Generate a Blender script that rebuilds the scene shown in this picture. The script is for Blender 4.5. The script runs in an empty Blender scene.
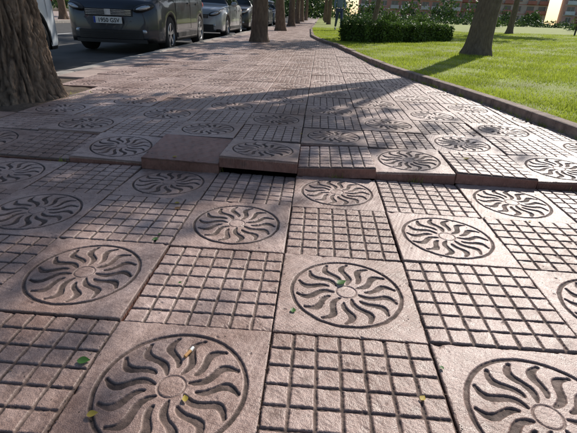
import bpy, math, random
import numpy as np
from mathutils import Vector, Matrix, noise
random.seed(7); rng=np.random.default_rng(7)
scn=bpy.context.scene
T=0.4; X0=-0.2735; Y0=0.6587
FAR=0.05

# ---------------------------------------------------------------- helpers
def link(o,parent=None):
    scn.collection.objects.link(o)
    if parent is not None: o.parent=parent
    return o
def empty(name,loc=(0,0,0),rot=0):
    e=bpy.data.objects.new(name,None); e.location=loc; e.rotation_euler=(0,0,rot); return link(e)
def mkmesh(name,V,F,mats=(),smooth=False,midx=None):
    V=np.asarray(V,dtype=np.float32); me=bpy.data.meshes.new(name)
    if isinstance(F,np.ndarray):
        n,k=F.shape
        me.vertices.add(len(V)); me.vertices.foreach_set('co',V.ravel())
        me.loops.add(n*k); me.loops.foreach_set('vertex_index',F.astype(np.int32).ravel())
        me.polygons.add(n); me.polygons.foreach_set('loop_start',np.arange(0,n*k,k,dtype=np.int32))
        try: me.polygons.foreach_set('loop_total',np.full(n,k,dtype=np.int32))
        except Exception: pass
        me.update(calc_edges=True)
    else:
        me.from_pydata(V.tolist(),[],F); me.update()
    for m in mats: me.materials.append(m)
    if midx is not None: me.polygons.foreach_set('material_index',np.asarray(midx,dtype=np.int32))
    if smooth: me.polygons.foreach_set('use_smooth',np.ones(len(me.polygons),dtype=bool))
    me.validate(); return me
def obj(name,V,F,mats=(),parent=None,smooth=False,midx=None,loc=None):
    o=bpy.data.objects.new(name,mkmesh(name,V,F,mats,smooth,midx))
    if loc is not None: o.location=loc
    return link(o,parent)
def boxvf(x0,x1,y0,y1,z0,z1):
    V=[(x0,y0,z0),(x1,y0,z0),(x1,y1,z0),(x0,y1,z0),(x0,y0,z1),(x1,y0,z1),(x1,y1,z1),(x0,y1,z1)]
    F=[(0,3,2,1),(4,5,6,7),(0,1,5,4),(1,2,6,5),(2,3,7,6),(3,0,4,7)]
    return V,F
class MB:
    def __init__(s): s.V=[];s.F=[];s.M=[]
    def add(s,V,F,m=0):
        b=len(s.V); s.V+= [tuple(v) for v in V]; s.F+=[tuple(b+i for i in f) for f in F]; s.M+=[m]*len(F)
    def box(s,x0,x1,y0,y1,z0,z1,m=0): s.add(*boxvf(x0,x1,y0,y1,z0,z1),m)
    def tube(s,pts,rads,n=10,m=0):
        pts=[Vector(p) for p in pts]; V=[];F=[]
        for i,p in enumerate(pts):
            d=(pts[min(i+1,len(pts)-1)]-pts[max(i-1,0)]).normalized()
            a=d.cross(Vector((0,1,0.13))); a.normalize(); b=d.cross(a)
            for k in range(n):
                t=2*math.pi*k/n; V.append(p+(a*math.cos(t)+b*math.sin(t))*rads[i])
        for i in range(len(pts)-1):
            for k in range(n):
                F.append((i*n+k,i*n+(k+1)%n,(i+1)*n+(k+1)%n,(i+1)*n+k))
        F.append(tuple(range(n-1,-1,-1))); F.append(tuple((len(pts)-1)*n+k for k in range(n)))
        s.add(V,F,m)
    def obj(s,name,mats,parent=None,smooth=False,bevel=0):
        o=bpy.data.objects.new(name,mkmesh(name,s.V,s.F,mats,smooth,s.M)); link(o,parent)
        if bevel:
            md=o.modifiers.new('b','BEVEL'); md.width=bevel; md.segments=2; md.limit_method='ANGLE'
        return o

# ---------------------------------------------------------------- materials
def mat(name,col,rough=0.6,metal=0,spec=0.5,nscale=None,namt=0.25,bump=0,bscale=50,coat=0,trans=0,col2=None):
    m=bpy.data.materials.new(name); m.use_nodes=True; nt=m.node_tree; N=nt.nodes; L=nt.links
    b=N['Principled BSDF']; b.inputs['Base Color'].default_value=(*col,1); b.inputs['Roughness'].default_value=rough
    b.inputs['Metallic'].default_value=metal; b.inputs['Specular IOR Level'].default_value=spec
    b.inputs['Coat Weight'].default_value=coat
    geo=N.new('ShaderNodeNewGeometry')
    if nscale:
        n=N.new('ShaderNodeTexNoise'); n.inputs['Scale'].default_value=nscale; n.inputs['Detail'].default_value=2 if trans else 5
        L.new(geo.outputs['Position'],n.inputs['Vector'])
        r=N.new('ShaderNodeValToRGB'); r.color_ramp.elements[0].position=.3; r.color_ramp.elements[1].position=.7
        c1=col2 if col2 else tuple(c*(1-namt) for c in col)
        r.color_ramp.elements[0].color=(*c1,1); r.color_ramp.elements[1].color=(*[min(1,c*(1+namt)) for c in col],1)
        L.new(n.outputs['Fac'],r.inputs['Fac']); L.new(r.outputs['Color'],b.inputs['Base Color'])
    if bump:
        n=N.new('ShaderNodeTexNoise'); n.inputs['Scale'].default_value=bscale; n.inputs['Detail'].default_value=5
        L.new(geo.outputs['Position'],n.inputs['Vector'])
        bp=N.new('ShaderNodeBump'); bp.inputs['Strength'].default_value=bump; bp.inputs['Distance'].default_value=.01
        L.new(n.outputs['Fac'],bp.inputs['Height']); L.new(bp.outputs['Normal'],b.inputs['Normal'])
    if trans:
        tr=N.new('ShaderNodeBsdfTranslucent'); mx=N.new('ShaderNodeMixShader'); mx.inputs[0].default_value=trans
        if nscale: L.new(r.outputs['Color'],tr.inputs['Color'])
        else: tr.inputs['Color'].default_value=(*col,1)
        L.new(b.outputs[0],mx.inputs[1]); L.new(tr.outputs[0],mx.inputs[2]); L.new(mx.outputs[0],N['Material Output'].inputs[0])
    return m

def tile_material(name,ca,cb,cd):
    m=bpy.data.materials.new(name); m.use_nodes=True; nt=m.node_tree; N=nt.nodes; L=nt.links
    b=N['Principled BSDF']; geo=N.new('ShaderNodeNewGeometry'); oi=N.new('ShaderNodeObjectInfo')
    at=N.new('ShaderNodeAttribute'); at.attribute_name='groove'
    def noi(s,d=4,rg=.6):
        n=N.new('ShaderNodeTexNoise'); n.inputs['Scale'].default_value=s; n.inputs['Detail'].default_value=d; n.inputs['Roughness'].default_value=rg
        L.new(geo.outputs['Position'],n.inputs['Vector']); return n
    def mapr(src,a,bb,c,d):
        r=N.new('ShaderNodeMapRange'); r.inputs[1].default_value=a; r.inputs[2].default_value=bb; r.inputs[3].default_value=c; r.inputs[4].default_value=d
        L.new(src,r.inputs[0]); return r.outputs[0]
    def mix(f,a,c,bt='MIX'):
        x=N.new('ShaderNodeMix'); x.data_type='RGBA'; x.blend_type=bt
        for s,v in ((x.inputs[0],f),(x.inputs[6],a),(x.inputs[7],c)):
            if isinstance(v,(tuple,list)): s.default_value=(*v,1)
            elif isinstance(v,(int,float)): s.default_value=v
            else: L.new(v,s)
        return x.outputs[2]
    c=mix(oi.outputs['Random'],ca,cb)
    n1=noi(2.6,4,.65); n2=noi(38,4); n3=noi(420,1)
    c=mix(1.0,c,mix(mapr(n1.outputs['Fac'],.34,.66,0,1),(.62,.53,.48),(1.15,1.15,1.15)),'MULTIPLY')
    c=mix(1.0,c,mix(mapr(n2.outputs['Fac'],.3,.7,0,1),(.74,.71,.69),(1.16,1.16,1.16)),'MULTIPLY')
    c=mix(1.0,c,mix(mapr(n3.outputs['Fac'],.35,.65,0,1),(.70,.70,.71),(1.22,1.22,1.2)),'MULTIPLY')
    n4=noi(11,5,.7)
    c=mix(mapr(n4.outputs['Fac'],.57,.69,0,.55),c,(.13,.085,.066))
    ga=N.new('ShaderNodeMath'); ga.operation='MULTIPLY'; L.new(at.outputs['Fac'],ga.inputs[0]); L.new(mapr(n2.outputs['Fac'],.25,.55,.6,1.0),ga.inputs[1])
    dirt=mix(mapr(n4.outputs['Fac'],.46,.64,0,1),cd,tuple(x*2.6 for x in cd))
    c=mix(ga.outputs[0],c,dirt)
    L.new(c,b.inputs['Base Color'])
    ro=N.new('ShaderNodeMath'); ro.operation='ADD'; L.new(mapr(n2.outputs['Fac'],.3,.7,.35,.57),ro.inputs[0])
    gm=N.new('ShaderNodeMath'); gm.operation='MULTIPLY'; gm.inputs[1].default_value=.35; L.new(at.outputs['Fac'],gm.inputs[0]); L.new(gm.outputs[0],ro.inputs[1])
    L.new(ro.outputs[0],b.inputs['Roughness']); b.inputs['Specular IOR Level'].default_value=.5
    bp=N.new('ShaderNodeBump'); bp.inputs['Strength'].default_value=.6; bp.inputs['Distance'].default_value=.0017
    ad=N.new('ShaderNodeMath'); ad.operation='ADD'; L.new(n3.outputs['Fac'],ad.inputs[0]); L.new(n2.outputs['Fac'],ad.inputs[1])
    L.new(ad.outputs[0],bp.inputs['Height']); L.new(bp.outputs['Normal'],b.inputs['Normal'])
    return m
M_tile=tile_material('paving_tile_concrete',(.53,.405,.365),(.43,.315,.275),(.058,.039,.032))
M_red=tile_material('paving_tile_red',(.35,.175,.135),(.31,.16,.125),(.05,.03,.022))
M_soil=mat('soil',(.11,.078,.054),.95,nscale=9,namt=.5,bump=.8,bscale=60)
M_asph=mat('asphalt',(.065,.062,.06),.85,nscale=2,namt=.25,bump=.5,bscale=150)
M_kerb=mat('kerb_stone',(.25,.185,.15),.85,nscale=14,namt=.4,bump=.7,bscale=90)
M_kerbc=mat('kerb_concrete',(.32,.29,.26),.85,nscale=10,namt=.25,bump=.5,bscale=90)
M_lawn=mat('lawn_turf',(.21,.26,.04),.9,nscale=2.3,namt=.3,bump=1,bscale=60,col2=(.18,.19,.05))
M_blade=mat('grass_blades',(.35,.41,.05),.6,nscale=1.7,namt=.25,trans=.55,col2=(.25,.31,.04))
M_leaf=mat('leaves',(.055,.105,.022),.55,nscale=2.5,namt=.45,trans=.35)
M_leafd=mat('leaves_dark',(.05,.095,.022),.6,nscale=1.2,namt=.5,trans=.25)
M_hedge=mat('hedge_leaves',(.08,.14,.024),.6,nscale=6,namt=.5,trans=.3)
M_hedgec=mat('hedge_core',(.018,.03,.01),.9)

# ---------------------------------------------------------------- tiles
def sst(a,b,x): t=np.clip((x-a)/(b-a),0,1); return t*t*(3-2*t)
def tile_mesh(name,kind,res,m,seed=0):
    s=.3978
    u=np.linspace(-.5,.5,res+1); U,Vv=np.meshgrid(u,u)
    r=np.hypot(U,Vv); th=np.arctan2(Vv,U)
    lr=np.random.default_rng(seed)
    wob=sum(lr.uniform(.3,1)*np.sin(U*lr.uniform(15,60)+Vv*lr.uniform(-60,60)+lr.uniform(0,6)) for _ in range(8))*.0008
    wob2=sum(lr.uniform(.3,1)*np.sin(U*lr.uniform(-260,260)+Vv*lr.uniform(-260,260)+lr.uniform(0,6)) for _ in range(10))*.00035
    wob=wob+(wob2 if res>150 else 0)
    e=max(.009,1.2/res)
    g=np.zeros_like(U)
    if kind=='sun':
        d=np.abs(r-.407+wob)-.0118
        g=np.maximum(g,1-sst(-e/2,e/2,d))
        n=14
        t=np.clip((r-.085)/.285,0,1)
        ths=th+.155*np.sin(t*2*math.pi*.9+.4)+ .08*t
        for k in range(n):
            st=.088 if k%2==0 else .135
            tt=np.clip((r-st)/(.382-st),0,1)
            w=.0355*np.power(tt,.5)*np.power(1-tt,.35)*1.3
            a=(ths-2*math.pi*k/n+math.pi)%(2*math.pi)-math.pi
            d=np.abs(a)*r-w+wob
            inr=(r>st)&(r<.382)
            g=np.maximum(g,np.where(inr,1-sst(-e/2,e/2,d),0))
        d=np.abs(r-.075)-.005
        g=np.maximum(g,.6*(1-sst(-e/2,e/2,d)))
        depth=.0043
    elif kind=='grid':
        n=7
        fu=np.abs(((U+.5)*n+.5)%1-.5)/n; fv=np.abs(((Vv+.5)*n+.5)%1-.5)/n
        d=np.minimum(fu,fv)-.0092+wob
        g=1-sst(-e/2,e/2,d)
        depth=.0044
    else:
        g=np.clip(wob*120,0,.35); depth=.002
    ed=.5-np.maximum(np.abs(U),np.abs(Vv)); edge=1-sst(0,.009,ed+wob*1.5)
    Z=-depth*g-edge*.0020+wob*.3
    for _ in range(4):
        cx,cy=lr.choice([-.5,.5]),lr.uniform(-.5,.5)
        if lr.random()<.5: cx,cy=cy,cx
        rr=np.hypot(U-cx,Vv-cy)+wob*4; ch=1-sst(.0,lr.uniform(.015,.05),rr); Z-=ch*.004; edge=np.maximum(edge,ch*.6)
    for _ in range(10):
        cx,cy=lr.uniform(-.45,.45,2); rr=np.hypot(U-cx,Vv-cy)+wob*5; ch=1-sst(.0,lr.uniform(.008,.018),rr); Z-=ch*.0018*(1-g); g=np.maximum(g,ch*.4)
    P=lr.normal(0,1,U.shape); Z=Z+P*(.00013 if res>150 else 0)
    gm=np.clip(g+edge*.7,0,1)
    V=np.stack([U*s,Vv*s,Z],-1).reshape(-1,3)
    idx=np.arange((res+1)**2).reshape(res+1,res+1)
    F=np.stack([idx[:-1,:-1],idx[:-1,1:],idx[1:,1:],idx[1:,:-1]],-1).reshape(-1,4)
    loop=np.concatenate([idx[0,:-1],idx[:-1,-1],idx[-1,:0:-1],idx[:0:-1,0]])
    nl=len(loop); a=np.arange(nl); b=(a+1)%nl
    layers=[loop]; Vs=[V]; base=len(V); Fs=[F]
    for zz in (-.012,-.03,-.06):
        sk=V[loop].copy(); sk[:,2]=zz
        sk[:,:2]*=1-np.abs(lr.normal(0,.0035,(nl,1)))*(1 if zz<-.01 else .4)
        L_=base+a; Vs.append(sk); Fs.append(np.stack([layers[-1][b],layers[-1][a],L_[a],L_[b]],-1)); layers.append(L_); base+=nl
    V=np.vstack(Vs); F=np.vstack(Fs)
    me=mkmesh(name,V,F,[m,M_red],smooth=False)
    sm=np.ones(len(me.polygons),dtype=bool); sm[-3*nl:]=False; me.polygons.foreach_set('use_smooth',sm)
    mi=np.zeros(len(me.polygons),dtype=np.int32); mi[-2*nl:]=1; me.polygons.foreach_set('material_index',mi)
    at=me.attributes.new('groove','FLOAT','POINT')
    vals=np.concatenate([gm.ravel(),np.full(3*nl,.15)]).astype(np.float32)
    at.data.foreach_set('value',vals)
    return me
SUN=[tile_mesh('sun_tile_%s'%c,'sun',250,M_tile,1+k) for k,c in enumerate('abc')]
GRD=[tile_mesh('grid_tile_%s'%c,'grid',220,M_tile,11+k) for k,c in enumerate('abc')]
SUNm=tile_mesh('sun_tile_far','sun',90,M_tile,5); GRDm=tile_mesh('grid_tile_far','grid',84,M_tile,6)
PLN=tile_mesh('plain_tile','plain',120,M_red,7)

KY=[-3,0,1.2,2.2,3.0,4.0,4.9,6.1,7.2,8.1,9.6,11.2,12.9,16,24,60,140]
KX=[1.95,1.93,1.91,1.87,1.77,1.60,1.40,1.08,.90,.80,.60,.42,.05,-.3,-.5,-.5,-.5]
def xk(y): return float(np.interp(y,KY,KX))
TREEP=(-2.42,3.42)
pav=empty('pavement')
# height, tilt about x, tilt about y, shift towards the camera for each tile of the heaved row
H4={-6:(.034,.05,0,0),-5:(.034,.05,0,0),-4:(.030,.06,.02,.002),-3:(.026,.075,.02,.004),-2:(.034,.06,.04,.0),-1:(.058,.05,.03,-.040),0:(.068,-.045,.03,-.028),1:(.047,-.015,-.045,-.004),2:(.044,.02,-.035,.004),3:(.052,-.012,.03,-.006),4:(.044,.035,-.02,.003),5:(.05,.0,.02,-.002)}
for j in range(-2,112):
    for i in range(-9,7):
        x=X0+i*T; y=Y0+j*T
        if x<-2.62 : continue
        if x-.22>xk(y)+.02: continue
        if abs(x-TREEP[0])<.52 and abs(y-TREEP[1])<.55: continue
        sun=(i+j)%2==0
        near=j<=8
        z=0 if j<4 else FAR
        rx=ry=0; dx=dy=0; rz=0
        rr=random.Random(i*131+j*7)
        if near:
            me=(SUN if sun else GRD)[rr.randint(0,2)]
            rx=rr.uniform(-.010,.010); ry=rr.uniform(-.010,.010); z+=rr.uniform(-.003,.003)
            dx=rr.uniform(-.0012,.0012); dy=rr.uniform(-.0012,.0012)
        else:
            me=SUNm if sun else GRDm; z+=rr.uniform(-.003,.003); rx=rr.uniform(-.008,.008); ry=rr.uniform(-.008,.008)
        if j==4:
            z,rx,ry,sh=H4.get(i,(.04,.04,0,0)); dy=.005+sh; rz=rr.uniform(-.012,.012)
            if i==-1: me=PLN; dx=.005
            if i==0: dx=.004
        if j==5 and -1<=i<=1: z+=.004; rx=-.02
        if j==3:
            z=-.004
            if i==-1: rx=-.02; z=-.006
            if i==0: rx=-.03; z=-.008; ry=.02
            if i==1: rx=-.01
        o=bpy.data.objects.new('paving_tile',me); o.location=(x+dx,y+dy,z)
        o.rotation_euler=(Matrix.Rotation(rx,3,'X')@Matrix.Rotation(ry,3,'Y')@Matrix.Rotation(rz+math.pi/2*rr.randint(0,3)+rr.uniform(-.005,.005),3,'Z')).to_euler()
        link(o,pav)
mb=MB(); mb.box(-2.80,1.98,-1.5,Y0+3.5*T+.03,-.085,-.03,0); mb.obj('bed_near',[M_soil],pav)
ys=[Y0+3.5*T+.04]+[y for y in np.arange(2.5,46,1.0)]
V=[]
for y in ys: V+= [(-2.80,y,.004 if y<4 else .024),(xk(y)+.08,y,.004 if y<4 else .024)]
F=[(2*k,2*k+1,2*k+3,2*k+2) for k in range(len(ys)-1)]
obj('bed_far',V,F,[M_soil],pav)
V=[];F=[]; ys=[45.4,60,90,140]
M_pavfar=mat('pavement_far',(.38,.29,.25),.7,nscale=3,namt=.3,bump=.5,bscale=20)
for y in ys: V+= [(-2.80,y,.046),(xk(y)+.08,y,.046)]
obj('slab_far',V,[(2*k,2*k+1,2*k+3,2*k+2) for k in range(3)],[M_pavfar],pav)
mb=MB(); y=2.08
while y<46:
    L_=random.uniform(.55,.8)
    if not(2.5<y+L_ and y<4.1): mb.box(-2.795,-2.478,y,y+L_-.008,-.05,.046+random.uniform(-.004,.004))
    y+=L_
mb.obj('edge_strip',[M_pavfar],pav,bevel=.006)

obj('ground',[(-400,-60,-.11),(400,-60,-.11),(400,500,-.11),(-400,500,-.11)],[(0,1,2,3)],[M_soil])
obj('road',[(-12.5,-20,-.07),(-2.94,-20,-.07),(-2.94,200,-.07),(-12.5,200,-.07)],[(0,1,2,3)],[M_asph])
M_white=mat('white_paint',(.7,.7,.68),.7,nscale=12,namt=.15)
mb=MB()
for k in range(12):
    mb.add([(-7.9,1+k*6,-.066),(-7.78,1+k*6,-.066),(-7.78,4+k*6,-.066),(-7.9,4+k*6,-.066)],[(0,1,2,3)])
mb.obj('road_marking',[M_white])
mb=MB(); y=-3
while y<60:
    mb.box(-2.945+random.uniform(-.004,.004),-2.80,y,y+.985,-.10,.052+random.uniform(-.004,.004)); y+=1.0
mb.obj('road_kerb',[M_kerbc],bevel=.012)
mb=MB(); mb.box(-12.65,-12.5,-20,120,-.1,.05); mb.obj('road_kerb',[M_kerbc],bevel=.01)
obj('far_pavement',[(-30,-20,.04),(-12.65,-20,.04),(-12.65,200,.04),(-30,200,.04)],[(0,1,2,3)],[M_pavfar])
ss=np.arange(-3,120,.01); xs=np.interp(ss,KY,KX)
ker=np.ones(60)/60; xsm=np.convolve(np.pad(xs,30,mode='edge'),ker,mode='same')[30:-30]
d=np.concatenate([[0],np.cumsum(np.hypot(np.diff(xsm),.01))])
def kp(s): return np.interp(s,d,xsm),np.interp(s,d,ss)
mb=MB(); s=0
while s<55:
    e=s+.585
    a=np.array(kp(s)); b=np.array(kp(e)); t=(b-a)/np.linalg.norm(b-a); n=np.array([t[1],-t[0]])
    zt=.118+random.uniform(-.008,.008); w=.11; o=n*random.uniform(-.006,.006)
    q=[a+o,b+o,b+n*w+o,a+n*w+o]
    V=[(p[0],p[1],-.09) for p in q]+[(p[0],p[1],zt) for p in q]
    mb.add(V,[(0,1,2,3),(4,7,6,5),(0,4,5,1),(1,5,6,2),(2,6,7,3),(3,7,4,0)])
    s+=.59
ko=mb.obj('lawn_kerb',[M_kerb],bevel=.012)
yl=list(np.arange(-3,14,.4))+list(np.arange(14,60,2))+[80,110,160,260]
xl=[0,.3,1,2,4,8,16,40,100,250]
V=[]
for y in yl:
    xb=float(np.interp(y,ss,xsm))+.10
    for q in xl: 
        X=xb+q; V.append((X,y,.095+.02*noise.noise(Vector((X*.5,y*.5,0)))*min(1,q)+ .012*max(0,min(q,30)) ))
n=len(xl); F=[(a*n+b,a*n+b+1,(a+1)*n+b+1,(a+1)*n+b) for a in range(len(yl)-1) for b in range(n-1)]
lawn=obj('lawn',V,F,[M_lawn],smooth=True)
def lawn_z(X,Y,q): return .095+.012*np.clip(q,0,30)
NB=250000
Yb=2.2+ (rng.random(NB)**1.5)*24; q=rng.random(NB)**1.25*(2+Yb*.62)
Xb=np.interp(Yb,ss,xsm)+.085+q
cl=np.sin(Xb*3+np.sin(Yb*1.7))*np.sin(Yb*2.3+np.sin(Xb*2.1))+.6*np.sin(Xb*7.3+1)*np.sin(Yb*6.1)
keep=rng.random(NB)<np.clip(.85+.4*cl,.35,1); Yb=Yb[keep];Xb=Xb[keep];q=q[keep];cl=cl[keep]
hb=rng.uniform(.016,.042,len(Yb))*(1+.4*np.clip(cl,-1,1)); ang=rng.random(len(Yb))*2*math.pi; wb=rng.uniform(.0025,.005,len(Yb))*(1+Yb*.06)
bx=np.cos(ang)*wb; by=np.sin(ang)*wb; lx=rng.normal(0,.014,len(Yb)); ly=rng.normal(0,.014,len(Yb)); zb=lawn_z(Xb,Yb,q)-.006
for_v=np.stack([np.stack([Xb-bx,Yb-by,zb],-1),np.stack([Xb+bx,Yb+by,zb],-1),np.stack([Xb+lx,Yb+ly,zb+hb+.004],-1)],1).reshape(-1,3)
obj('grass_blades',for_v,np.arange(len(for_v)).reshape(-1,3),[M_blade],lawn)

# ---------------------------------------------------------------- foliage
def leafquads(C,size,rg):
    n=len(C); a=rg.normal(size=(n,3)); a/=np.linalg.norm(a,axis=1)[:,None]
    b=rg.normal(size=(n,3)); b-= (b*a).sum(1)[:,None]*a; b/=np.linalg.norm(b,axis=1)[:,None]
    s=(size*rg.uniform(.6,1.3,n))[:,None]
    V=np.stack([C+a*s,C+b*s*.55,C-a*s,C-b*s*.55],1).reshape(-1,3)
    return V,np.arange(4*n).reshape(-1,4)
def tree(name,base,r,h,cr,cz,nclump,nleaf,lsize,matl,matb,seed,lean=(0,0),clump=.9,clumps=None,flare=.45):
    rg=np.random.default_rng(seed); e=empty(name,base)
    top=Vector((lean[0],lean[1],h))
    mb=MB(); n=18; V=[];m=28
    for k in range(n):
        t=(k/(n-1))**1.5; z=h*t-.12*(k==0)
        for q in range(m):
            a=2*math.pi*q/m; rr=r*((1-.45*t)+flare*math.exp(-t*h/.13)*(1+.4*math.sin(a*5+seed)))*(1+.06*math.sin(a*3+z*1.3+seed)+.05*noise.noise(Vector((math.cos(a)*2,math.sin(a)*2,z*2+seed))))
            V.append((lean[0]*t+.04*math.sin(t*5+seed)*t+rr*math.cos(a),lean[1]*t+rr*math.sin(a),z))
    mb.add(V,[(k*m+q,k*m+(q+1)%m,(k+1)*m+(q+1)%m,(k+1)*m+q) for k in range(n-1) for q in range(m)],0)
    if clumps is None:
        cl=[]
        for k in range(nclump):
            while True:
                p=rg.uniform(-1,1,3)
                if (p**2).sum()<1 and (p**2).sum()>.12: break
            cl.append(((p[0]*cr+lean[0],p[1]*cr+lean[1],cz+p[2]*cr*.75),clump*.42,nleaf))
    else: cl=clumps(rg)
    for c,_,_ in cl[:16]:
        c=Vector(c); st=top*rg.uniform(.85,1.0); mid=st.lerp(c,.5)+Vector((0,0,.25))
        mb.tube([st,mid,c],[r*.36,r*.2,r*.05],7,0)
    mb.obj('trunk',[matb],e,smooth=True)
    C=np.concatenate([np.array(c)+rg.normal(0,sg,(nn,3)) for c,sg,nn in cl])
    V,F=leafquads(C,lsize,rg)
    obj('crown',V,F,[matl],e)
    return e
def bark_mat(name,c1,c2,sc=9):
    m=bpy.data.materials.new(name); m.use_nodes=True; nt=m.node_tree; N=nt.nodes; L=nt.links; b=N['Principled BSDF']; b.inputs['Roughness'].default_value=.9
    geo=N.new('ShaderNodeNewGeometry'); mp=N.new('ShaderNodeMapping'); mp.inputs['Scale'].default_value=(1,1,.3); L.new(geo.outputs['Position'],mp.inputs[0])
    n=N.new('ShaderNodeTexNoise'); n.inputs['Scale'].default_value=sc*2; n.inputs['Detail'].default_value=7; n.inputs['Roughness'].default_value=.7; L.new(mp.outputs[0],n.inputs['Vector'])
    v=N.new('ShaderNodeTexVoronoi'); v.feature='DISTANCE_TO_EDGE'; v.inputs['Scale'].default_value=sc; L.new(mp.outputs[0],v.inputs['Vector'])
    r=N.new('ShaderNodeValToRGB'); r.color_ramp.elements[0].position=.3; r.color_ramp.elements[0].color=(*c1,1); r.color_ramp.elements[1].position=.72; r.color_ramp.elements[1].color=(*c2,1)
    L.new(n.outputs['Fac'],r.inputs['Fac']); L.new(r.outputs['Color'],b.inputs['Base Color'])
    mm=N.new('ShaderNodeMath'); mm.operation='ADD'; L.new(n.outputs['Fac'],mm.inputs[0]); L.new(v.outputs['Distance'],mm.inputs[1])
    bp=N.new('ShaderNodeBump'); bp.inputs['Strength'].default_value=.9; bp.inputs['Distance'].default_value=.02; L.new(mm.outputs[0],bp.inputs['Height']); L.new(bp.outputs['Normal'],b.inputs['Normal'])
    return m
M_bark=bark_mat('bark',(.08,.052,.036),(.25,.17,.115)); M_bark2=bark_mat('bark_grey',(.08,.06,.045),(.22,.17,.13),14)

ft=empty('street_tree',(TREEP[0],TREEP[1],FAR-.03))
nu,nv=300,340; H=3.2
th=np.linspace(0,2*math.pi,nu,endpoint=False); zz=(np.linspace(0,1,nv)**1.4)*H
V=np.zeros((nv,nu,3)); G=np.zeros((nv,nu))
for a in range(nv):
    for b in range(nu):
        z=zz[a]; t=th[b]; r=.27-.025*z+.11*math.exp(-z/.16)*(1+.35*math.sin(t*5+1))+.018*math.sin(t*3+z)
        ct,st=math.cos(t),math.sin(t)
        p=Vector((ct*5.2,st*5.2,z*2.6))
        w=noise.noise(p*.9)*1.3; w2=noise.noise(p*.9+Vector((9,3,5)))*1.3
        q=Vector((ct*5.4+w*.7,st*5.4+w2*.7,z*2.2))
        f1=1-abs(noise.noise(q))*2.6; f2=1-abs(noise.noise(q*2.1+Vector((4,7,1))))*2.4
        fur=max(0,f1)**2*.7+max(0,f2)**2*.35
        hor=max(0,1-abs(noise.noise(Vector((ct*4,st*4,z*9+w*1.2))))*5)**2*.35
        ridge=max(0,1-fur-hor)
        fine=noise.noise(Vector((ct*18,st*18,z*26)))+.6*noise.noise(Vector((ct*40,st*40,z*60)))
        r+= .032*ridge-.028+.009*fine
        G[a,b]=ridge
        V[a,b]=(r*ct+.03*z*-1,r*st,z-.03)
idx=np.arange(nu*nv).reshape(nv,nu); nx=np.roll(idx,-1,1)
F=np.stack([idx[:-1],nx[:-1],nx[1:],idx[1:]],-1).reshape(-1,4)
M_bark3=bark_mat('bark_plates',(.13,.083,.054),(.40,.28,.19),16)
o=obj('trunk',V.reshape(-1,3),F,[M_bark3],ft,smooth=True)
at=o.data.attributes.new('ridge','FLOAT','POINT'); at.data.foreach_set('value',G.ravel().astype(np.float32))
nt=M_bark3.node_tree; an=nt.nodes.new('ShaderNodeAttribute'); an.attribute_name='ridge'
mx=nt.nodes.new('ShaderNodeMix'); mx.data_type='RGBA'; mx.inputs[6].default_value=(.04,.026,.017,1)
bs=nt.nodes['Principled BSDF']; src=bs.inputs['Base Color'].links[0].from_socket
nt.links.new(src,mx.inputs[7]); nt.links.new(an.outputs['Fac'],mx.inputs[0]); nt.links.new(mx.outputs[2],bs.inputs['Base Color'])
mb=MB(); rg=np.random.default_rng(3); cs=[]
for k in range(14):
    c=Vector((rg.uniform(-2.5,1.2),rg.uniform(-2,1.5),rg.uniform(4.2,7.5))); cs.append(c)
    mb.tube([(-.09,0,H-.1),Vector((-.09,0,H)).lerp(c,.5)+Vector((0,0,.3)),c],[.13,.08,.02],8)
mb.obj('limbs',[M_bark],ft,smooth=True)
C=np.concatenate([np.array(c)+rg.normal(0,.42,(160,3)) for c in cs]); Vq,Fq=leafquads(C,.1,rg); obj('crown',Vq,Fq,[M_leaf],ft)
n=24; V=[];F=[]
for a in range(n+1):
    for b in range(n+1):
        x=TREEP[0]-.36+ .92*a/n; y=TREEP[1]-.82+1.5*b/n
        V.append((x,y,.03+.018*noise.noise(Vector((x*6,y*6,0)))+.03*math.exp(-((x-TREEP[0])**2+(y-TREEP[1])**2)/.12)))
F=[(a*(n+1)+b,(a+1)*(n+1)+b,(a+1)*(n+1)+b+1,a*(n+1)+b+1) for a in range(n) for b in range(n)]
obj('tree_pit_soil',V,F,[M_soil],smooth=True)
n=2200; a=rng.random(n)*2*math.pi; rr_=rng.uniform(.36,.56,n); xb=TREEP[0]+np.cos(a)*rr_; yb=TREEP[1]+np.sin(a)*rr_
sel=(np.sin(a*3+1)>-.1)&(xb<TREEP[0]+.5); xb=xb[sel];yb=yb[sel];zb=np.full(len(xb),.025)
for cx in (-1.32,-.49,.13,.52,1.33,1.7):
    k_=14; xb=np.r_[xb,cx+rng.normal(0,.02,k_)]; yb=np.r_[yb,np.full(k_,Y0+3.5*T-.004)+rng.normal(0,.004,k_)]; zb=np.r_[zb,np.full(k_,-.012)]
for _ in range(40):
    cy=rng.uniform(2.2,9); k_=18; xb=np.r_[xb,np.interp(cy,ss,xsm)-.012+rng.normal(0,.006,k_)]; yb=np.r_[yb,cy+rng.normal(0,.035,k_)]; zb=np.r_[zb,np.full(k_,.046)]
n=len(xb); hb=rng.uniform(.012,.04,n); V=np.stack([np.stack([xb-.0016,yb,zb],-1),np.stack([xb+.0016,yb,zb],-1),np.stack([xb+rng.normal(0,.015,n),yb+rng.normal(0,.015,n),zb+hb],-1)],1).reshape(-1,3)
obj('weed_tufts',V,np.arange(3*n).reshape(-1,3),[M_blade])

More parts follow.
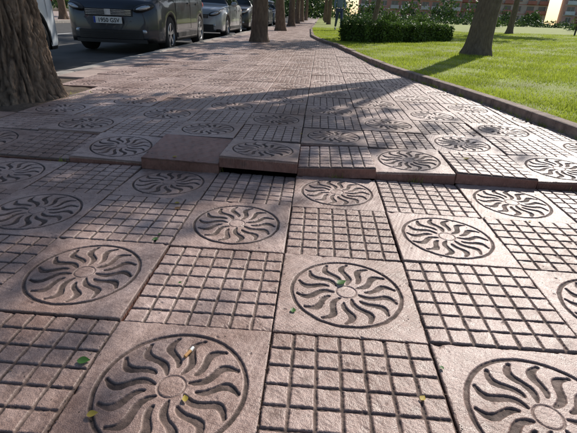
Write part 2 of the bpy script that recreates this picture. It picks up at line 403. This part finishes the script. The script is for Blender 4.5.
def shadow_clumps(rg):  # unseen crown, clumps shaped to cast a dense shadow band and sparse dapples
    out=[]
    for k in range(15): out.append(((-.95+rg.uniform(-1.7,1.3),-1.05+rg.uniform(-.5,.55),4.9+rg.uniform(-.25,.25)),.29,330))
    for k in range(11): out.append(((rg.uniform(-2.9,.2),rg.uniform(-1.3,.9),rg.uniform(6.4,8.0)),.25,85))
    for k in range(5): out.append(((rg.uniform(.2,2.2),rg.uniform(-1.0,1.0),rg.uniform(5.8,7.6)),.22,55))
    return out
tree('lawn_tree',(3.2,9.5,.12),.25,3.4,0,0,0,0,.085,M_leaf,M_bark2,11,lean=(.3,.1),clumps=shadow_clumps,flare=.3)
tree('lawn_tree',(1.85,17,.1),.10,3.0,1.8,4.6,16,120,.12,M_leaf,M_bark2,12,lean=(.35,0))
tree('lawn_tree',(9.9,25,.2),.16,3.2,2.6,5.5,22,120,.15,M_leaf,M_bark2,13)
tree('lawn_tree',(12.5,14,.2),.2,3.4,2.0,4.6,20,120,.13,M_leaf,M_bark2,14)  # unseen tree beyond the right edge, added to streak the lawn with shade
k=20
for (x,y) in [(-1.6,12.0),(-1.75,20.5),(-1.8,29),(-1.9,38),(-1.9,48),(-1.9,60),(.6,36),(.5,46),(.5,58),(.5,72)]:
    tree('street_tree',(x,y,.04),.22 if x<0 else .16,3.2,2.7,5.4,18,90,.17,M_leaf,M_bark,k,lean=(random.uniform(-.15,.15),0),flare=.3); k+=1
for y in (6,15,24,34,46,60):
    tree('street_tree',(-13.6,y,.04),.2,3,2.8,5.2,16,90,.18,M_leafd,M_bark,k); k+=1

hd=empty('hedge'); a=np.array([1.2,12.3]); b=np.array([4.2,14.9]); t=(b-a)/np.linalg.norm(b-a); nn=np.array([-t[1],t[0]]); Ld=np.linalg.norm(b-a)
n=11000; s=rng.random(n)*Ld; w=1.0; hz=.46
face=rng.choice(3,n,p=[.45,.45,.1]); off=np.where(face==0,0,np.where(face==1,rng.random(n)*w,rng.random(n)*w)); z=np.where(face==0,rng.random(n)*hz,np.where(face==1,hz,rng.random(n)*hz)); s=np.where(face==2,0,s)
z=z+.035*np.sin(s*3)*(z>.2)+.02*np.sin(s*11)*(z>.3)+rng.normal(0,.025,n); off=off+rng.normal(0,.03,n)+.04*np.sin(s*5)
C=np.stack([a[0]+t[0]*s+nn[0]*off,a[1]+t[1]*s+nn[1]*off,.13+z],-1); Vq,Fq=leafquads(C,.033,rng); obj('leaves',Vq,Fq,[M_hedge],hd)
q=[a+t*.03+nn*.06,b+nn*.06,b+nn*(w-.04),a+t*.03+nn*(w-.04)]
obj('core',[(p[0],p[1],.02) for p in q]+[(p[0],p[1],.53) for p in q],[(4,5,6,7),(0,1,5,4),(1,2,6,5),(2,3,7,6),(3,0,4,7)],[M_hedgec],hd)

def mass(name,cl,n,ls,m,seed):
    rg=np.random.default_rng(seed); out=[]
    for (x,y,z,r,h) in cl:
        p=rg.normal(size=(n,3)); p/=np.linalg.norm(p,axis=1)[:,None]; p*=rg.uniform(.55,1.05,(n,1))
        nz=1+.25*np.sin(p[:,0]*5+x)*np.sin(p[:,1]*6+y)+.2*np.sin(p[:,2]*7+x)
        out.append(np.stack([x+p[:,0]*r*nz,y+p[:,1]*r*nz,z+np.abs(p[:,2]*1.0)*h*nz],-1))
    C=np.concatenate(out); V,F=leafquads(C,ls,rg); return obj(name,V,F,[m])
rg=random.Random(5)
mass('distant_trees',[(rg.uniform(8,95),rg.uniform(78,100),.3,rg.uniform(1.6,3.0),rg.uniform(2.0,3.8)) for _ in range(26)],420,.28,M_leafd,31)
mass('distant_trees',[(rg.uniform(-14,3.0),rg.uniform(80,120),.3,rg.uniform(3,5),rg.uniform(5,11)) for _ in range(16)],600,.4,M_leafd,35)
mass('distant_trees',[(rg.uniform(-70,-16),rg.uniform(60,95),.3,rg.uniform(3,5),rg.uniform(5,9)) for _ in range(22)],300,.5,M_leafd,36)
mass('shrub',[(x,38+rg.uniform(-3,3),.4,rg.uniform(.7,1.1),rg.uniform(.5,.95)) for x in (6,8.5,14.5,20,26)],700,.09,M_hedge,32)
mass('shrub',[(13.5,23,.3,.35,.35),(15.2,23.5,.3,.4,.3)],900,.045,M_hedge,33)
mass('distant_hedge',[(x,60,.3,1.5,.9) for x in np.arange(4,70,2.2)],260,.14,M_leafd,34)

# ---------------------------------------------------------------- buildings
M_glass=mat('window_glass',(.05,.06,.075),.12,spec=.8)
def building(name,x,y,rot,w,dp,fl,col,col2,style):
    e=empty(name,(x,y,0),rot); mw=mat(name+'_wall',col,.85,nscale=.4,namt=.12,bump=.2,bscale=6); mt=mat(name+'_trim',col2,.8,nscale=1,namt=.1)
    H=fl*3.0+.8
    mb=MB(); mb.box(0,w,0,dp,0,H); mb.obj('walls',[mw],e)
    mb=MB(); mb.box(-.3,w+.3,-.3,dp+.3,H,H+.35); mb.box(1,w-1,1.5,dp-1.5,H+.35,H+2.2); mb.obj('roof',[mt],e)
    g=MB(); f=MB(); bl=MB(); bay=3.4; nb=int(w/bay)
    for k in range(fl):
        z=.8+k*3
        f.box(0,w,-.06,0,z-.25,z-.05)
        for q in range(nb):
            cx=(q+.5)*w/nb
            if style and q%3!=2 and k>0:
                g.box(cx-1.1,cx+1.1,-.03,-.002,z+.1,z+2.3)
                for xx in (-1.14,0,1.1): f.box(cx+xx,cx+xx+.05,-.07,-.032,z+.1,z+2.3)
                bl.box(cx-1.4,cx+1.4,-1.1,-.07,z-.05,z+.1); bl.box(cx-1.4,cx+1.4,-1.1,-1.04,z+.1,z+1.0)
            else:
                g.box(cx-.7,cx+.7,-.03,-.002,z+.8,z+2.2)
                f.box(cx-.8,cx+.8,-.14,-.002,z+.68,z+.79); f.box(cx-.03,cx+.03,-.06,-.032,z+.8,z+2.2); f.box(cx-.8,cx+.8,-.08,-.032,z+2.21,z+2.3)
    g.obj('windows',[M_glass],e); f.obj('window_trim',[mt],e); bl.obj('balconies',[mt],e) if bl.V else None
building('brick_apartment_building',13,165,-.05,34,12,7,(.60,.28,.22),(.68,.6,.56),1)
building('cream_apartment_building',48,172,-.1,30,12,6,(.60,.48,.40),(.5,.2,.15),1)
building('pink_apartment_building',79,160,-.35,40,12,6,(.62,.36,.31),(.70,.70,.72),1)
building('white_apartment_building',-44,180,0,20,12,6,(.55,.52,.48),(.4,.38,.35),0)

# ---------------------------------------------------------------- cars
M_tyre=mat('tyre',(.018,.018,.018),.85,bump=.3,bscale=80); M_rim=mat('alloy_rim',(.42,.43,.45),.3,metal=.8)
M_blk=mat('black_plastic',(.02,.02,.021),.5); M_cgl=mat('car_glass',(.02,.024,.028),.05,spec=.8)
M_lamp=mat('headlamp_glass',(.50,.53,.56),.08,metal=.5,spec=.9); M_red_l=mat('tail_lamp',(.35,.02,.02),.2); M_chr=mat('chrome',(.65,.65,.66),.15,metal=1)
M_plate=mat('number_plate',(.75,.75,.72),.5); M_plb=mat('plate_blue',(.02,.06,.35),.5); M_txt=mat('plate_text',(.01,.01,.01),.6)
def car(name,loc,rot,col,kind='suv',metal=.5,plate=None):
    e=empty(name,loc,rot); mp=mat(name+'_paint',col,.32,metal=metal,coat=.6)
    suv=kind=='suv'; L=4.3; Hs=1.0 if suv else .91
    I=lambda y,a,b:float(np.interp(y,a,b))
    hx=[0,.04,.12,.3,.6,1.05,1.6,3.4,4.1,4.24,4.3]; hz=[.66,.80,.90,.96,1.0,1.05,1.07,1.12,1.12,1.0,.75]
    rx=[0,1.0,1.5,1.95,2.5,3.4,3.85,4.12,4.24,4.3]; rz=[0,0,1.34,1.53,1.60,1.57,1.48,1.2,1.0,.75]
    wx=[0,.05,.15,.35,.8,3.6,4.1,4.25,4.3]; wz=[.68,.77,.84,.875,.895,.895,.85,.79,.72]
    A=[.86,3.48]; R=.375
    ysn=sorted(set([0,.015,.04,.08,.12]+[round(v,3) for v in np.arange(.16,4.28,.045)]+[4.27,4.3]))
    S=[]
    for y in ysn:
        zh=I(y,hx,hz)*Hs; zr=max(I(y,rx,rz)*Hs,zh+.0); w=I(y,wx,wz); zb=.2 if .1<y<4.2 else .24
        arch=0
        for a in A:
            if abs(y-a)<R: zb=max(zb,.33+math.sqrt(R*R-(y-a)**2)); arch=1
        zb=min(zb,zh-.14)
        gh=zr-zh; wr=w-.1-.20*min(1,gh/.35); fl=.018 if arch else 0
        pr=[(0,min(zb,.24)+.0),(w-.16,zb),(w-.015+fl,zb),(w+fl*.8,zb+.05),(w+.004,zb*.6+zh*.4),(w-.002,zh-.16 if zh-.16>zb+.06 else zb+.07),(w-.03,zh-.05),(w-.075,zh-.008)]
        if gh>.02: pr+= [(w-.085,zh+.01),(w-.085-(w-.085-wr)*.5,zh+gh*.5),(wr,zh+gh*.86),(wr-.09,zh+gh*.97),(wr*.5,zr+.015),(0,zr+.022)]
        else: pr+=[(w-.12,zh+.002),(w-.2,zh+.006),(w-.3,zh+.018),(w-.42,zh+.024),((w-.3)*.5,zh+.03),(0,zh+.034)]
        S.append(pr)
    npf=len(S[0]); V=[]
    for y,pr in zip(ysn,S):
        bow=lambda x:.10*(x/.8)**2 if y<.5 else (-.06*(x/.8)**2 if y>3.9 else 0)
        full=[(-x,y+bow(x)*(max(0,1-y/.5) if y<.5 else 1),z) for x,z in pr]+[(x,y+bow(x)*(max(0,1-y/.5) if y<.5 else 1),z) for x,z in pr[::-1][1:-1]]
        V+=full
    nf=len(S[0])*2-2; F=[];M=[]
    for a in range(len(ysn)-1):
        ym=(ysn[a]+ysn[a+1])/2
        for b in range(nf):
            F.append((a*nf+b,(a+1)*nf+b,(a+1)*nf+(b+1)%nf,a*nf+(b+1)%nf))
            k=b if b<npf-1 else nf-1-b
            mm=0
            gh=max(I(ym,rx,rz)*Hs-I(ym,hx,hz)*Hs,0)
            if k in(0,1,2) : mm=1
            if gh>.05:
                if k in (8,9) and 1.5<ym<3.75 and not (2.46<ym<2.56) and not(3.2<ym<3.27): mm=2
                if k>=10 and ym<1.88: mm=2
                if k>=9 and ym<1.5 : mm=2
                if k>=10 and 3.86<ym<4.2: mm=2
            M.append(mm)
    F.append(tuple(range(nf))); M.append(0); F.append(tuple((len(ysn)-1)*nf+b for b in range(nf))[::-1]); M.append(0)
    obj('body',V,F,[mp,M_blk,M_cgl],e,smooth=True,midx=M)
    mb=MB(); mb.box(-.62,.62,.3,4.0,.26,.80*Hs); mb.obj('underbody',[M_blk],e)
    d=MB(); zf=Hs
    def curvedpanel(mbb,x0,x1,z0,z1,y,th,m,n=8):
        for k in range(n):
            a=x0+(x1-x0)*k/n; b=x0+(x1-x0)*(k+1)/n
            ya=y+.10*(a/.8)**2; yb=y+.10*(b/.8)**2
            V=[(a,ya-th,z0),(b,yb-th,z0),(b,yb+.05,z0),(a,ya+.05,z0),(a,ya-th,z1),(b,yb-th,z1),(b,yb+.05,z1),(a,ya+.05,z1)]
            mbb.add(V,boxvf(0,1,0,1,0,1)[1],m)
    curvedpanel(d,-.44,.44,.655*zf,.775*zf,.0,.012,1)
    for zz_ in (.675,.70,.725,.75): curvedpanel(d,-.42,.42,zz_*zf,(zz_+.006)*zf,0,.018,2)
    curvedpanel(d,-.055,.055,.67*zf,.765*zf,0,.024,2,4)
    curvedpanel(d,-.60,.60,.27,.42,.0,.012,1)
    for zz_ in (.30,.335,.37): curvedpanel(d,-.53,.53,zz_,zz_+.008,0,.02,1)
    curvedpanel(d,-.66,.66,.20,.262,0,.03,1)
    d.obj('grille',[mp,M_blk,M_chr],e)
    for sx in (-1,1):
        def sph(nm,loc_,sc,rot_,m_):
            bpy.ops.mesh.primitive_uv_sphere_add(segments=20,ring_count=12,radius=1); q=bpy.context.object; q.name=nm; q.parent=e
            q.location=loc_; q.scale=sc; q.rotation_euler=rot_; q.data.materials.append(m_)
            for p in q.data.polygons: p.use_smooth=True
        sph('headlamp_surround',(sx*.625,.115,.80*zf),(.20,.10,.066),(0,-sx*.22,sx*.5),M_blk)
        sph('headlamp',(sx*.625,.105,.802*zf),(.175,.10,.052),(0,-sx*.22,sx*.5),M_lamp)
        sph('fog_lamp',(sx*.62,.07,.40),(.05,.03,.04),(0,0,0),M_lamp)
        sph('tail_lamp',(sx*.74,4.16,.93*zf),(.10,.12,.10),(0,0,0),M_red_l)
        sph('side_mirror',(sx*.99,1.55,1.12*zf),(.11,.07,.075),(0,0,0),mp)
        dd=MB(); s=sx
        for y in (1.28,2.5,3.3): dd.box(*sorted([s*.893,s*.902]),y-.006,y+.006,.42,1.05*zf,0)
        dd.box(*sorted([s*.897,s*.912]),1.3,3.05,.27,.36,0)
        for y in (2.3,3.1): dd.box(*sorted([s*.897,s*.925]),y-.09,y+.09,.92*zf,.95*zf,1)
        dd.obj('door_trim',[M_blk,mp],e,bevel=.004)
    p=MB(); p.box(-.26,.26,-.052,-.032,.53*zf,.64*zf,0); p.box(-.258,-.222,-.055,-.0525,.532*zf,.638*zf,1)
    p.box(-.26,.26,4.31,4.325,.72,.83,0); p.obj('number_plate',[M_plate,M_plb],e)
    if plate:
        cu=bpy.data.curves.new('t','FONT'); cu.body=plate; cu.size=.098; cu.align_x='CENTER'; cu.offset=.0015
        tm=bpy.data.objects.new('plate_text',cu); link(tm,e); tm.location=(.02,-.0545,.55*zf); tm.rotation_euler=(math.pi/2,0,0); cu.materials.append(M_txt)
    for ay in A:
        for sx in (-1,1):
            w=MB(); n=40; prof=[(-.10,.19),(-.11,.25),(-.105,.30),(-.085,.33),(-.04,.338),(.04,.338),(.085,.33),(.105,.30),(.11,.25),(.10,.215),(.095,.205),(.02,.20)]
            V=[(px*1.0,rr*math.cos(2*math.pi*k/n),rr*math.sin(2*math.pi*k/n)) for k in range(n) for px,rr in prof]
            m=len(prof); F=[(k*m+q,k*m+q+1,((k+1)%n)*m+q+1,((k+1)%n)*m+q) for k in range(n) for q in range(m-1)]
            w.add(V,F,0)
            V=[(.02,0,0)]+[(.02,.2*math.cos(2*math.pi*k/n),.2*math.sin(2*math.pi*k/n)) for k in range(n)]
            w.add(V,[(0,k+1,(k+1)%n+1) for k in range(n)],2)
            for q in range(5):
                for dl in (-.13,.13):
                    a=2*math.pi*q/5+.3; c1,s1=math.cos(a),math.sin(a); c2,s2=math.cos(a+dl),math.sin(a+dl); V=[]
                    for (rr,ww,xo,cc,sn) in ((.03,.022,.085,c1,s1),(.205,.016,.095,c2,s2)):
                        for sg in(-1,1):
                            for xx in (xo-.03,xo): V.append((xx,rr*cc-sg*ww*sn,rr*sn+sg*ww*cc))
                    w.add(V,[(0,1,3,2),(4,6,7,5),(0,4,5,1),(2,3,7,6),(1,5,7,3),(0,2,6,4)],1)
            ring=[(.10,.21),(.105,.20),(.09,.19),(.03,.195)]
            V=[(px,rr*math.cos(2*math.pi*k/n),rr*math.sin(2*math.pi*k/n)) for k in range(n) for px,rr in ring]
            w.add(V,[(k*4+q,k*4+q+1,((k+1)%n)*4+q+1,((k+1)%n)*4+q) for k in range(n) for q in range(3)],1)
            V=[(.09,.045*math.cos(2*math.pi*k/12),.045*math.sin(2*math.pi*k/12)) for k in range(12)]; w.add(V,[tuple(range(12))],1)
            wo=w.obj('wheel',[M_tyre,M_rim,M_blk],e,smooth=False); wo.location=(sx*.79,ay,.338); wo.rotation_euler=(0,0,0 if sx>0 else math.pi)
            for p_ in wo.data.polygons: p_.use_smooth=p_.material_index==0
    return e
RZ=-.068
car('parked_car',(-3.88,8.35,RZ),.03,(.035,.041,.052),'suv',plate='1950 GSV')
car('parked_car',(-3.9,14.2,RZ),.01,(.35,.36,.37),'hatch',.3,plate='6127 HKL')
car('parked_car',(-3.95,19.9,RZ),0,(.02,.022,.028),'suv',.3)
car('parked_car',(-3.9,25.6,RZ),0,(.18,.19,.21),'hatch')
car('parked_car',(-3.95,31.4,RZ),.01,(.03,.04,.08),'suv')
car('parked_car',(-4.78,2.6,RZ),0,(.62,.66,.70),'suv',.0)

# ---------------------------------------------------------------- pedestrian
def person(name,loc,rot,top,trou,h=1.7):
    e=empty(name,loc,rot); k=h/1.72
    mk=mat(name+'_skin',(.42,.26,.19),.6); mt=mat(name+'_top',top,.85,nscale=20,namt=.2); mj=mat(name+'_trousers',trou,.9,nscale=20,namt=.2); mh=mat(name+'_hair',(.03,.02,.015),.8); ms=mat(name+'_shoes',(.3,.3,.3),.7)
    def build(nm,pts,edges,rads,m):
        me=bpy.data.meshes.new(nm); me.from_pydata([tuple(c*k for c in p) for p in pts],edges,[]); o=bpy.data.objects.new(nm,me); link(o,e)
        bpy.context.view_layer.objects.active=o; o.select_set(True); md=o.modifiers.new('s','SKIN')
        for v,r in zip(me.skin_vertices[0].data,rads):
            v.radius=(r,r) if not isinstance(r,tuple) else r
        me.skin_vertices[0].data[0].use_root=True
        md.use_smooth_shade=True; sb=o.modifiers.new('u','SUBSURF'); sb.levels=2; sb.render_levels=2; me.materials.append(m); o.select_set(False)
        return o
    build('torso',[(0,0,.95),(0,0,1.1),(0,0,1.28),(0,0,1.42),(0,0,1.5),(.17,0,1.41),(.24,.06,1.16),(.25,-.04,.93),(-.17,0,1.41),(-.24,-.06,1.16),(-.25,-.16,.95)],[(0,1),(1,2),(2,3),(3,4),(3,5),(5,6),(6,7),(3,8),(8,9),(9,10)],[(.16,.11),(.14,.10),(.17,.115),(.13,.09),.055,.062,.05,.036,.062,.05,.036],mt)
    build('legs',[(0,0,.95),(.09,0,.88),(.10,-.17,.5),(.10,-.20,.10),(-.09,0,.88),(-.10,.10,.48),(-.10,.38,.16)],[(0,1),(1,2),(2,3),(0,4),(4,5),(5,6)],[(.15,.11),.09,.065,.05,.09,.065,.05],mj)
    build('shoe_front',[(.10,-.18,.06),(.10,-.28,.045),(.10,-.36,.04)],[(0,1),(1,2)],[.045,.045,.032],ms)
    build('shoe_back',[(-.10,.40,.12),(-.10,.34,.05),(-.10,.28,.03)],[(0,1),(1,2)],[.045,.045,.03],ms)
    build('head',[(0,0,1.48),(0,-.01,1.56),(0,-.01,1.64),(0,0,1.69)],[(0,1),(1,2),(2,3)],[.05,.075,.085,.06],mk)
    build('nose',[(0,-.085,1.60),(0,-.105,1.585)],[(0,1)],[.012,.013],mk)
    build('hair',[(0,.03,1.58),(0,.025,1.66),(0,.01,1.71)],[(0,1),(1,2)],[.075,.088,.065],mh)
    for s_,(hx,hy,hz_) in ((1,(.25,-.06,.9)),(-1,(-.25,-.19,.92))):
        build('hand',[(hx,hy,hz_),(hx,hy-.01,hz_-.07)],[(0,1)],[.03,.028],mk)
        for q in range(4): build('finger',[(hx,hy-.025+.016*q,hz_-.08),(hx-.005*s_,hy-.03+.016*q,hz_-.12),(hx-.015*s_,hy-.03+.016*q,hz_-.145-.008*(q in(1,2)))],[(0,1),(1,2)],[.009,.008,.007],mk)
        build('thumb',[(hx-.01*s_,hy-.03,hz_-.04),(hx-.02*s_,hy-.055,hz_-.085)],[(0,1)],[.01,.009],mk)
    return e
person('pedestrian',(.85,22,.11),.1,(.16,.22,.32),(.05,.07,.14))
person('pedestrian',(17.5,31,.32),1.9,(.4,.36,.3),(.06,.06,.08))

mb=MB(); 
for k in range(4): mb.box(0,1.6,.11*k,.11*k+.09,.43,.46,0)
for k in range(3): mb.box(0,1.6,.46+.03*k,.49+.03*k,.55+.12*k,.64+.12*k,0)
for x in (.15,1.4): mb.box(x,x+.06,.02,.08,0,.428,1); mb.box(x,x+.06,.40,.455,0,.9,1); mb.box(x,x+.06,.081,.399,.38,.428,1)
bo=mb.obj('park_bench',[mat('bench_wood',(.22,.12,.06),.6,nscale=8),M_blk]); bo.location=(13.2,24.5,.27); bo.rotation_euler=(0,0,.4)

# ---------------------------------------------------------------- litter
def leaf(name,i,j,s,rot,m,z=.006,curl=.25):
    n=9; V=[];F=[]
    for a in range(n):
        t=a/(n-1); w=.38*math.sin(math.pi*t**.8)*(1-.15*t)
        for b in (-1,-.5,0,.5,1):
            V.append(((t-.5)*s,b*w*s,s*(curl*(abs(b)**1.5)*w+.18*(t-.4)**2)+.001))
    for a in range(n-1):
        for b in range(4): F.append((a*5+b,(a+1)*5+b,(a+1)*5+b+1,a*5+b+1))
    o=obj(name,V,F,[m],smooth=True); zb=(0 if j<3.5 else FAR); o.location=(X0+i*T,Y0+j*T,zb+z-.004); o.rotation_euler=(random.uniform(-.1,.1),random.uniform(-.1,.1),rot); return o
M_lg=mat('leaf_green',(.06,.16,.03),.5,trans=.3); M_ly=mat('leaf_yellow',(.45,.34,.06),.6,trans=.2); M_lb=mat('leaf_brown',(.20,.10,.04),.7)
leaf('fallen_leaf',.97,1.1,.035,.6,M_lg); leaf('fallen_leaf',.62,.72,.022,1.6,M_lg); leaf('fallen_leaf',-.55,.12,.03,.2,M_lg)
leaf('fallen_leaf',1.36,.05,.018,.9,M_ly); leaf('fallen_leaf',-.33,-.22,.022,.4,M_ly); leaf('fallen_leaf',2.8,4.15,.05,.3,M_ly); leaf('fallen_leaf',.1,-.08,.018,2,M_ly)
for _ in range(44):
    leaf('fallen_leaf',random.uniform(-4,4.5),random.uniform(-.4,12),random.uniform(.01,.03),random.uniform(0,6),random.choice([M_lb,M_lb,M_ly,M_lg]))
mb=MB(); mb.tube([(0,0,0),(.022,0,0)],[.004,.004],12,0); mb.tube([(.0222,0,0),(.034,.001,.0005)],[.0041,.0038],12,1)
cb=mb.obj('cigarette_butt',[mat('filter_paper',(.50,.27,.10),.7),M_plate],smooth=False); cb.location=(X0+.005,Y0+.085,.003); cb.rotation_euler=(0,0,1.2)
n=3200; px=rng.uniform(-1.6,1.8,n); py=rng.uniform(.3,3.8,n)
gx=np.round((px-X0)/T+.5)-.5; sel=rng.random(n)<.5; px=np.where(sel,X0+gx*T+rng.normal(0,.006,n),px)
C=np.stack([px,py,np.where(py<Y0+3.5*T,0.0,FAR)+.001],-1); V,F=leafquads(C,.0026,rng)
obj('pavement_grit',V,F,[mat('grit',(.16,.12,.08),.9)])

# ---------------------------------------------------------------- light, sky, camera
AZ=math.radians(30); EL=math.radians(36)
S=Vector((math.sin(AZ)*math.cos(EL),math.cos(AZ)*math.cos(EL),math.sin(EL)))
sl=bpy.data.lights.new('sun','SUN'); sl.energy=5; sl.angle=math.radians(.53); sl.color=(1,.94,.86)
so=link(bpy.data.objects.new('sun',sl)); so.rotation_euler=S.to_track_quat('Z','Y').to_euler()
w=bpy.data.worlds.new('World'); scn.world=w; w.use_nodes=True; nt=w.node_tree
sk=nt.nodes.new('ShaderNodeTexSky'); sk.sky_type='NISHITA'; sk.sun_disc=False; sk.sun_elevation=EL; sk.sun_rotation=AZ
nt.links.new(sk.outputs[0],nt.nodes['Background'].inputs[0]); nt.nodes['Background'].inputs[1].default_value=.11
cd=bpy.data.cameras.new('camera'); co=link(bpy.data.objects.new('camera',cd)); scn.camera=co
pitch,roll,yaw=.4445,.041,-.0513
f=Vector((math.sin(yaw)*math.cos(pitch),math.cos(yaw)*math.cos(pitch),-math.sin(pitch))); r=Vector((math.cos(yaw),-math.sin(yaw),0)); u=r.cross(f)
r2=r*math.cos(roll)+u*math.sin(roll); u2=u*math.cos(roll)-r*math.sin(roll)
mm=Matrix((r2,u2,-f)).transposed().to_4x4(); mm.translation=Vector((0,0,.7388)); co.matrix_world=mm
cd.sensor_width=36; cd.lens=425/577*36; cd.clip_start=.02; cd.clip_end=1500
scn.view_settings.view_transform='Standard'; scn.view_settings.look='None'; scn.view_settings.exposure=0
